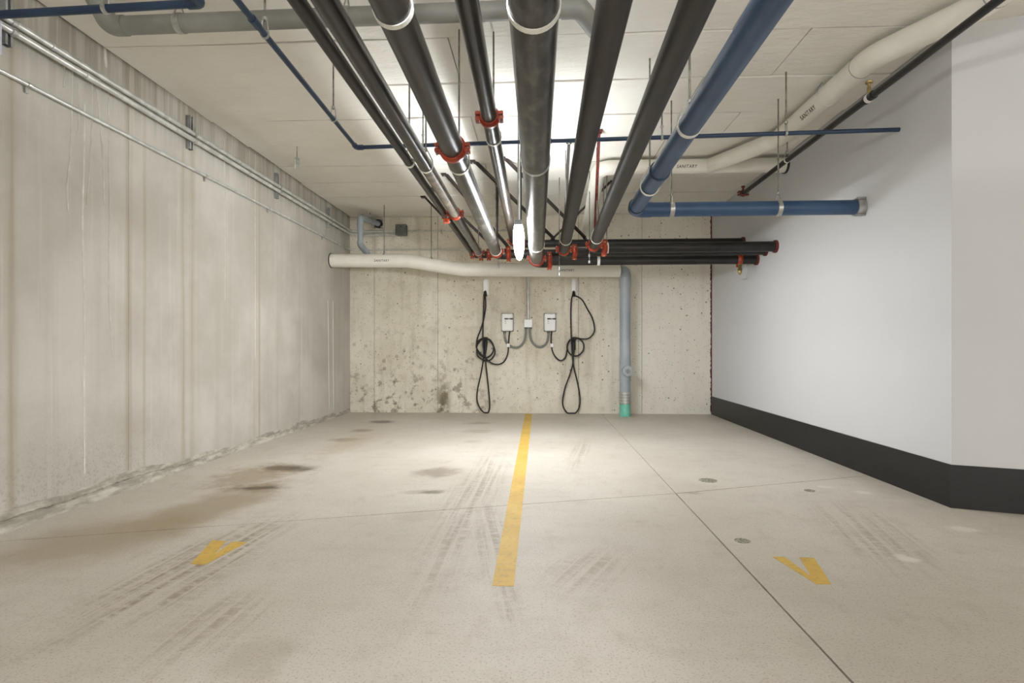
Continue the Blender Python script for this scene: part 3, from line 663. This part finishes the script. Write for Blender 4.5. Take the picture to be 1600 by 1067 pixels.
# ================================================================== LAMP
def lamp(x, y0, y1, zc, label, x1=None, power='lamp', up='uplight'):
    x1 = x if x1 is None else x1; L = y1-y0; ym = (y0+y1)/2
    X = lambda y: x+(x1-x)*(y-y0)/L
    t = thing('strip_lamp', label, 'lamp', (X(ym), ym, ZC), 'hanging strip lamps')
    n, m = 14, 12
    S = lambda f: 1-.42*abs(2*f-1)**3
    def loft(w, h, zb, f0, f1, sgn, name, mat, flat=False):
        vs = []
        for k_ in range(m+1):
            f = f0+(f1-f0)*k_/m; yy = y0+L*f
            for i in range(n+1):
                a_ = math.pi*i/n; vs.append((X(yy)+w*S(f)*math.cos(a_), yy, zb+sgn*h*S(f)*math.sin(a_)))
        fs = [(k_*(n+1)+i, k_*(n+1)+i+1, (k_+1)*(n+1)+i+1, (k_+1)*(n+1)+i) for k_ in range(m) for i in range(n)]
        fs += [tuple(range(n+1)), tuple(range(m*(n+1), (m+1)*(n+1)))[::-1]]
        fs += [(k_*(n+1), (k_+1)*(n+1), (k_+1)*(n+1)+n, k_*(n+1)+n) for k_ in range(m)]
        mb = MB(); mb.add(vs, fs, not flat); return mb.build(name, mat, t)
    loft(.046, .058, zc+.012, .012, .988, -1, 'diffuser', power)
    loft(.048, .026, zc+.014, .0, 1.0, 1, 'housing', 'whitebox')
    m2 = MB(); sl = .02
    m2.add([(X(y0+.1)-sl, y0+.1, zc+.044), (X(y0+.1)+sl, y0+.1, zc+.044), (X(y1-.1)+sl, y1-.1, zc+.044), (X(y1-.1)-sl, y1-.1, zc+.044),
            (X(y0+.1)-sl, y0+.1, zc+.036), (X(y0+.1)+sl, y0+.1, zc+.036), (X(y1-.1)+sl, y1-.1, zc+.036), (X(y1-.1)-sl, y1-.1, zc+.036)],
           [(0,1,2,3),(7,6,5,4),(0,4,5,1),(1,5,6,2),(2,6,7,3),(3,7,4,0)]); m2.build('uplight_slot', up, t)
    for yy in (y0-.012, y1+.012): MB().box((X(yy), yy, zc+.022), (.05, .03, .036)).build('end_cap', 'lightgrey', t)
    for yy in (y0+.05, y1-.05):
        MB().tube([(X(yy), yy, zc+.03), (X(yy), yy, ZC+.01)], .008, 10).build('stem', 'galv', t)
    MB().box((X(y0)+.016, y0+.08, (zc+ZC)/2-.12), (.012, .02, ZC-zc-.3)).build('cable_strip', 'slotdark', t)
LZ = CH+.895
lamp(atY(810, 380, 4.12).x, 4.12, 5.62, LZ, 'lit white strip lamp hanging between the steel pipes', atY(811.5, 380, 5.62).x)
lamp(-.16, .15, 1.6, LZ+.25, 'unseen strip lamp added above the viewer as fill light, continuing the row', None, 'fill_lamp_above', 'fill_uplight_above')  # out of frame, added to brighten ceiling, near floor and walls
lamp(1.25, -2.9, -1.53, LZ+.25, 'unseen strip lamp added behind the viewer as fill light, on the white wall side', None, 'fill_lamp_behind', 'fill_uplight_behind')  # second unseen lamp, added as fill from behind the camera

# ================================================================== CONDUITS, LEFT WALL
def bent(label, z, off, r, pix_end, mat, name='conduit'):
    yb = YB-off; x0 = XL+off
    t = thing(name, label, 'conduit', (x0, 2.0, z)); xe_ = atY(pix_end, 365, yb).x
    MB().tube(rounded([(x0, -2.2, z), (x0, yb, z), (xe_, yb, z)], .16, 10), r, 16).build('tube', mat, t)
    return t, x0, yb
t1, x0, yb = bent('upper of the twin zinc conduits along the streaked wall', CH+1.648, .055, .0175, 622, 'galv')
for y in (2.97, 4.9): MB().tube([(x0, y-.05, CH+1.648), (x0, y+.05, CH+1.648)], .0215, 16).build('sleeve', 'galv', t1)
t2, x0, yb = bent('lower of the twin zinc conduits along the streaked wall', CH+1.600, .055, .0175, 622, 'galv')
for y in (3.2, 6.4): MB().tube([(x0, y-.05, CH+1.600), (x0, y+.05, CH+1.600)], .0215, 16).build('sleeve', 'galv', t2)
t3, x0, yb = bent('single thin conduit lower on the streaked wall, turning onto the back wall', CH+1.388, .02, .0105, 748, 'galv')
for u, v in ((45, 125), (322, 272), (420, 326), (505, 370)):
    p = atX(u, v, XL+.02); MB().ring((XL+.02, p.y, CH+1.388), (0,1,0), .0105, .0145, .018, 12).box((XL+.006, p.y, CH+1.365), (.012, .02, .04)).build('clip', 'zinc', t3)
for u, v0, v1, lb in ((10, -25, 66, 'strut bracket on the streaked wall beside the short blue pipe'), (297, 178, 231, 'strut bracket clamping the twin conduits above the brown streaks'), (432.5, 271, 311, 'strut bracket on the twin conduits midway to the corner'), (513, 328, 359, 'strut bracket on the twin conduits close to the corner')):
    p = atX(u, (v0+v1)/2, XL+.02); L = .26; zc = CH+1.66
    t = thing('strut_bracket', lb, 'bracket', (XL, p.y, zc), 'strut brackets on the streaked wall')
    MB().box((XL+.003, p.y, zc), (.006, .042, L)).box((XL+.019, p.y-.019, zc), (.032, .004, L)).box((XL+.019, p.y+.019, zc), (.032, .004, L)).box((XL+.034, p.y-.014, zc), (.004, .012, L)).box((XL+.034, p.y+.014, zc), (.004, .012, L)).build('channel', 'strut', t)
    MB().box((XL+.008, p.y, zc), (.004, .032, L*.98)).build('slot', 'slotdark', t)
    for z in (CH+1.648, CH+1.600):
        o = MB().ring((XL+.055, p.y, z), (0,1,0), .0178, .0225, .026, 16).build('conduit_clamp', 'zinc', t)
    bolt_at((XL+.065, p.y, CH+1.68), (0,0,1), t, .006, .04)
# boxes on the back wall
c = atY(627.5, 360, YB-.04)
t = thing('junction_box', 'grey metal junction box on the back wall above the sanitary pipe', 'junction box', (c.x, YB, c.z))
MB().rbox((c.x, YB-.04, c.z), (.15, .08, .15), .006, 2).build('body', 'greybox', t)
MB().rbox((c.x, YB-.083, c.z), (.158, .008, .158), .003, 2).build('lid', 'greybox', t)
for dx, dz in ((-.06,.06),(.06,.06),(-.06,-.06),(.06,-.06)): MB().tube([(c.x+dx, YB-.086, c.z+dz), (c.x+dx, YB-.091, c.z+dz)], .006, 8).build('screw', 'zinc', t)
MB().tube([(c.x, YB-.086, c.z+.045), (c.x, YB-.09, c.z+.045)], .011, 10).build('knockout', 'slotdark', t)
t = thing('conduit', 'thin conduit leading from the grey junction box along the back wall', 'conduit', (c.x, YB-.02, c.z))
MB().tube([(c.x+.08, YB-.02, c.z-.005), (atY(800, 362, YB).x, YB-.02, c.z-.005)], .011, 12).build('tube', 'galv', t)
for u in (690, 760): x = atY(u, 362, YB).x; MB().ring((x, YB-.02, c.z-.005), (1,0,0), .011, .015, .018, 12).box((x, YB-.006, c.z-.028), (.018, .012, .03)).build('clip', 'zinc', t)
# pale box at the edge of the streaked wall
p = atX(0, 70, XL)
t = thing('wall_box', 'pale wall box under the strut bracket on the streaked wall', 'box', (XL, p.y-.17, p.z-.1))
MB().rbox((XL+.04, p.y-.16, p.z-.005), (.08, .19, .17), .008, 2).build('body', 'lilac', t)
MB().rbox((XL+.083, p.y-.16, p.z-.005), (.008, .17, .15), .003, 2).build('cover', 'lilac', t)
# trap in the corner
Y0 = 7.36; a = atY(563, 339, Y0); b = atY(563, 382, Y0); w = atY(592, 350, YB); e2 = atY(579, 403, 7.24); r = .037
t = thing('grey_trap_pipe', 'grey plastic pipe looping from the back wall down into the sanitary pipe', 'pipe', (w.x, YB, w.z))
MB().tube([w, w+(a-w)*.82], r, 22).build('wall_run', 'lightgrey', t)
MB().tube([w+(a-w)*.72]+arc(w, a, b, .05, 8)+[a+(b-a)*.4], r*1.14, 22).build('elbow', 'lightgrey', t)
MB().tube([a+(b-a)*.3, b], r, 22).build('drop', 'lightgrey', t)
MB().tube([b+Vector((0,0,.05))]+arc(a, b, e2, .06, 6)+[b+(e2-b)*.45], r*1.14, 22).build('lower_elbow', 'lightgrey', t)
MB().tube([b+(e2-b)*.35, e2], r, 22).build('tail', 'lightgrey', t)
fl = MB().ring(w-Vector((0,.02,0)), (w-a), r, r*1.7, .03, 20).build('wall_flange', 'slotdark', t)
for a_ in (.8, 2.4, 3.9, 5.5): bolt_at(w+Vector((math.cos(a_)*.075, -.03, math.sin(a_)*.075)), (0,1,0), fl, .012, .06)
m = w+(a-w)*.5; hanger(m, (a-w), r, 'small zinc hanger on the grey trap pipe', mat='zinc', bandw=.02, group='hangers on the back sanitary pipe')
# hanging tag
p = atZ(464, 228, ZC)
t = thing('hanging_tag', 'small clear plastic tag hanging on a wire from the ceiling boards', 'tag', (p.x, p.y, ZC))
s_ = p.y/F
MB().tube([p, p-Vector((0,0,19*s_))], .0035, 8).build('wire', 'rod', t)
c = p-Vector((0,0,27*s_))
MB().rbox(c, (.05, .012, 17*s_), .005, 2).rbox(c+Vector((.018,-.012,-.006)), (.03, .01, 15*s_), .004, 2).build('tag_body', 'clear', t)
MB().tube([c+Vector((-.012,-.009,.03)), c+Vector((-.012,-.009,-.05))], .005, 8).build('label_strip', 'band', t)

# ================================================================== CHARGERS
YW = YB-.004
cuv = lambda x, y: (730+x/4.446, 420+y/4.446)
def wallp(x, y, off): u, v = cuv(x, y); return atY(u, v, YW-off)
MBX = {}
for cx_, lb, hooku, cable, gunx in (
    (279, 'towards the streaked wall', 127,
     [(296,430,.03),(290,480,.03),(287,540,.03),(280,595,.035),(255,645,.04),(215,664,.045),(170,655,.05),(125,620,.05),(85,580,.05),(66,545,.045),(78,500,.045),(118,482,.05),(160,495,.055),(185,545,.055),(170,592,.06),(130,617,.06),(88,595,.06),(68,560,.06),(76,608,.05),(128,640,.055),(170,625,.06),(193,580,.065),(180,530,.065),(150,492,.07),(110,484,.07),(75,520,.07),(64,545,.07),(72,480,.06),(95,420,.06),(115,350,.07),(128,270,.08),(126,195,.09),(118,196,.08),(114,300,.06),(110,400,.06),(110,500,.08),(115,600,.085),(98,720,.07),(72,840,.06),(70,920,.06),(98,980,.06),(135,1003,.06),(156,965,.06),(150,850,.07),(136,720,.08),(128,640,.09),(126,575,.085)], 125),
    (575, 'towards the grey standpipe', 739,
     [(587,430,.03),(584,480,.03),(585,540,.03),(605,600,.035),(645,637,.04),(680,618,.045),(693,565,.05),(698,520,.05),(725,487,.05),(770,484,.055),(806,515,.055),(806,565,.055),(775,600,.06),(735,604,.06),(702,575,.06),(694,535,.06),(712,495,.065),(750,480,.07),(800,487,.06),(845,482,.06),(876,450,.06),(884,410,.06),(868,340,.06),(835,280,.07),(800,218,.08),(768,194,.09),(742,188,.095),(726,205,.085),(720,300,.07),(721,400,.075),(724,490,.085),(730,600,.085),(742,690,.08),(768,800,.07),(783,900,.06),(775,970,.06),(740,1010,.06),(705,1008,.06),(670,965,.06),(663,910,.06),(682,820,.07),(715,730,.08),(735,650,.09),(738,575,.085)], 740)):
    p = wallp(cx_, 371, .05); w = (318-239)/4.446/F*YB; hgt = (432-311)/4.446/F*YB
    t = thing('car_charger', 'white car charger with a black strip, ' + lb, 'charger', (p.x, YB, p.z-hgt/2), 'car chargers on the back wall')
    MB().rbox((p.x, YB-.045, p.z), (w, .09, hgt), .022, 4).build('housing', 'whitebox', t)
    MB().rbox((p.x, YB-.012, p.z), (w+.012, .02, hgt+.012), .009, 2).build('back_plate', 'greybox', t)
    z = wallp(cx_, 347, .09).z; o = MB().box((p.x+.021, YB-.0905, z), (w*.74, .002, .019)).build('display_strip', 'print', t)
    MB().box((p.x+.024, YB-.092, z), (.035, .0015, .011)).build('display_logo', 'greyprint', o)
    MB().tube([(p.x-.025, YB-.0895, z-.033), (p.x-.025, YB-.0915, z-.033)], .008, 12).build('indicator', 'greyprint', t)
    MB().box((p.x-.022, YB-.0905, z-.062), (.024, .001, .006)).build('caption', 'greyprint', t)
    # wall hook box above
    q = wallp(hooku, 118, .03)
    t = thing('cable_hook', 'tall white cable hook box ' + lb, 'hook', (q.x, YB, q.z-.1), 'cable hook boxes')
    MB().rbox((q.x, YB-.03, q.z), (.058, .06, .165), .006, 2).build('body', 'whitebox', t)
    MB().rbox((q.x+.012, YB-.006, q.z-.01), (.062, .012, .225), .003, 2).build('back_plate', 'brightbox', t)
    MB().tube([(q.x, YB-.04, q.z-.06), (q.x, YB-.07, q.z-.10), (q.x, YB-.10, q.z-.125), (q.x, YB-.125, q.z-.10)], .012, 10).build('hook', 'blackplastic', t)
    MB().tube([(q.x, YB-.085, q.z-.085), (q.x, YB-.09, q.z-.155)], [.018, .03], 12).build('cable_knot', 'blackplastic', t)
    # connector holster
    q = wallp(gunx, 520, .03)
    t = thing('connector_holster', 'black connector holster inside the cable coil ' + lb, 'holster', (q.x, YB, q.z-.1), 'connector holsters')
    MB().rbox((q.x, YB-.022, q.z), (.05, .044, .19), .012, 3).build('body', 'blackplastic', t)
    MB().rbox((q.x+.006, YB-.036, q.z+.07), (.062, .04, .05), .012, 3).build('top_lip', 'blackplastic', t)
    # cable
    pts = spline([wallp(x, y, o_) for x, y, o_ in cable], 6)
    t = thing('charging_cable', 'black charging cable coiled and looped to the floor, ' + lb, 'cable', (pts[0].x, pts[0].y, .02), 'charging cables')
    for p_ in pts: p_.z = max(p_.z, .012)
    MB().tube(pts, .0105, 10).build('cord', 'blackplastic', t)
    q2 = pts[-1]; MB().tube([q2-Vector((0,0,.03)), q2+Vector((0,0,.02)), q2+Vector((.004,.01,.07)), q2+Vector((.006,.02,.12)), q2+Vector((.006,.03,.15))], [.014,.02,.022,.026,.024], 14).build('connector', 'blackplastic', t)
    q3 = wallp(285 if cx_ < 400 else 588, 531, .03); MB().rbox((q3.x, q3.y, q3.z), (.042, .034, .05), .004, 2).build('cable_tag', 'brightbox', t)
# splitter box, riser and flexible conduits
q = wallp(424, 380, .03)
t = thing('splitter_box', 'small bright white box on the wall between the two chargers', 'junction box', (q.x, YB, q.z-.055), None)
MB().rbox((q.x, YB-.035, q.z), (.105, .07, .105), .006, 2).build('body', 'brightbox', t)
MB().rbox((q.x, YB-.072, q.z), (.108, .006, .108), .002, 2).build('lid', 'brightbox', t)
for dx in (-.03, .03): MB().tube([(q.x+dx, YB-.035, q.z-.05), (q.x+dx, YB-.035, q.z-.075)], .022, 12).build('gland', 'greybox', t)
a = wallp(422, 40, .03)
t = thing('conduit', 'vertical zinc conduit dropping to the small white box between the chargers', 'conduit', (q.x, YB-.03, q.z+.05))
MB().tube([(q.x, YB-.032, q.z+.05), (q.x, YB-.032, CH+1.60)], .018, 16).build('tube', 'galv', t)
z = wallp(422, 97, .03).z; MB().tube([(q.x, YB-.032, z-.035), (q.x, YB-.032, z+.035)], .0225, 16).build('sleeve', 'galv', t)
MB().ring((q.x, YB-.032, wallp(422, 180, .03).z), (0,0,1), .018, .0235, .02, 16).build('clip', 'zinc', t)
for pl, lb in (([(408,400),(407,450),(395,505),(360,543),(320,545),(280,520),(262,480),(260,432)], 'grey flexible conduit from the white box to the charger towards the streaked wall'),
               ([(437,400),(437,450),(448,500),(475,532),(505,543),(540,528),(560,490),(565,432)], 'grey flexible conduit from the white box to the charger towards the grey standpipe')):
    pts = spline([wallp(x, y, .034 if i < 2 else .022) for i, (x, y) in enumerate(pl)], 8)
    t = thing('flexible_conduit', lb, 'conduit', pts[0], 'flexible conduits')
    rs = [.0155 + (.0012 if i % 2 else 0) for i in range(len(pts))]
    MB().tube(pts, rs, 12).build('tube', 'flex', t)
    for w_ in (pts[0], pts[-1]): MB().tube([w_-Vector((0,0,.03)), w_+Vector((0,0,.01))], .021, 12).build('fitting', 'greybox', t)
# wire bracket on the white wall
p = atX(1171, 418, XR-.0)
t = thing('wire_bracket', 'small bent wire bracket on the white wall below the lowest header', 'bracket', p)
MB().tube([p+Vector((.0,0,.04)), p+Vector((-.03,0,.04)), p+Vector((-.03,0,-.13)), p+Vector((-.03,-.0,-.13)), p+Vector((-.10,0,-.14))], .006, 8).build('wire', 'galv', t)

# ================================================================== FLOOR MARKINGS
def paint(name, polys, label, cat, group=None):
    mb = MB()
    for pl in polys:
        pts = [flo(u, v) for u, v in pl]
        ar = sum(pts[i].x*pts[(i+1) % len(pts)].y-pts[(i+1) % len(pts)].x*pts[i].y for i in range(len(pts)))
        if ar < 0: pts = pts[::-1]
        mb.poly(pts, 0, .0016)
    return tag(mb.build(name, 'yellow'), label, cat, group)
paint('parking_line', [[(820.5,646.5),(831.5,646.5),(803,916),(769,915)]], 'long yellow painted stall line on the floor leading to the back wall', 'line')
paint('painted_letter', [[(298,881),(332,844.5),(352,845.5),(336,866),(364,846.5),(386,847.5),(320,882.5)]], 'yellow letter V painted on the floor by the brown tyre stains', 'letter', 'letters on the floor')
paint('painted_letter', [[(1207,870),(1226,870.5),(1268,901),(1249,871),(1272,872),(1299,913),(1276,913)]], 'yellow letter V painted on the floor between the saw cut and white wall', 'letter', 'letters on the floor')
for u, v, rad, lb in ((1106.5, 750.5, .062, 'round mottled mortar patch in the floor beyond the crossing cuts'), (1160, 845, .036, 'small round grey patch in the floor beside the painted letter'), (1265, 766.5, .033, 'small dark patch in the floor beside the crosswise cut')):
    p = flo(u, v); mb = MB(); n = 22; ring = [Vector((p.x+rad*math.cos(2*math.pi*i/n)*random.uniform(.93,1.05), p.y+rad*math.sin(2*math.pi*i/n)*random.uniform(.93,1.05), 0)) for i in range(n)]
    tag(mb.poly(ring, -.002, .0015).build('floor_patch', 'patch'), lb, 'patch', 'round floor patches')
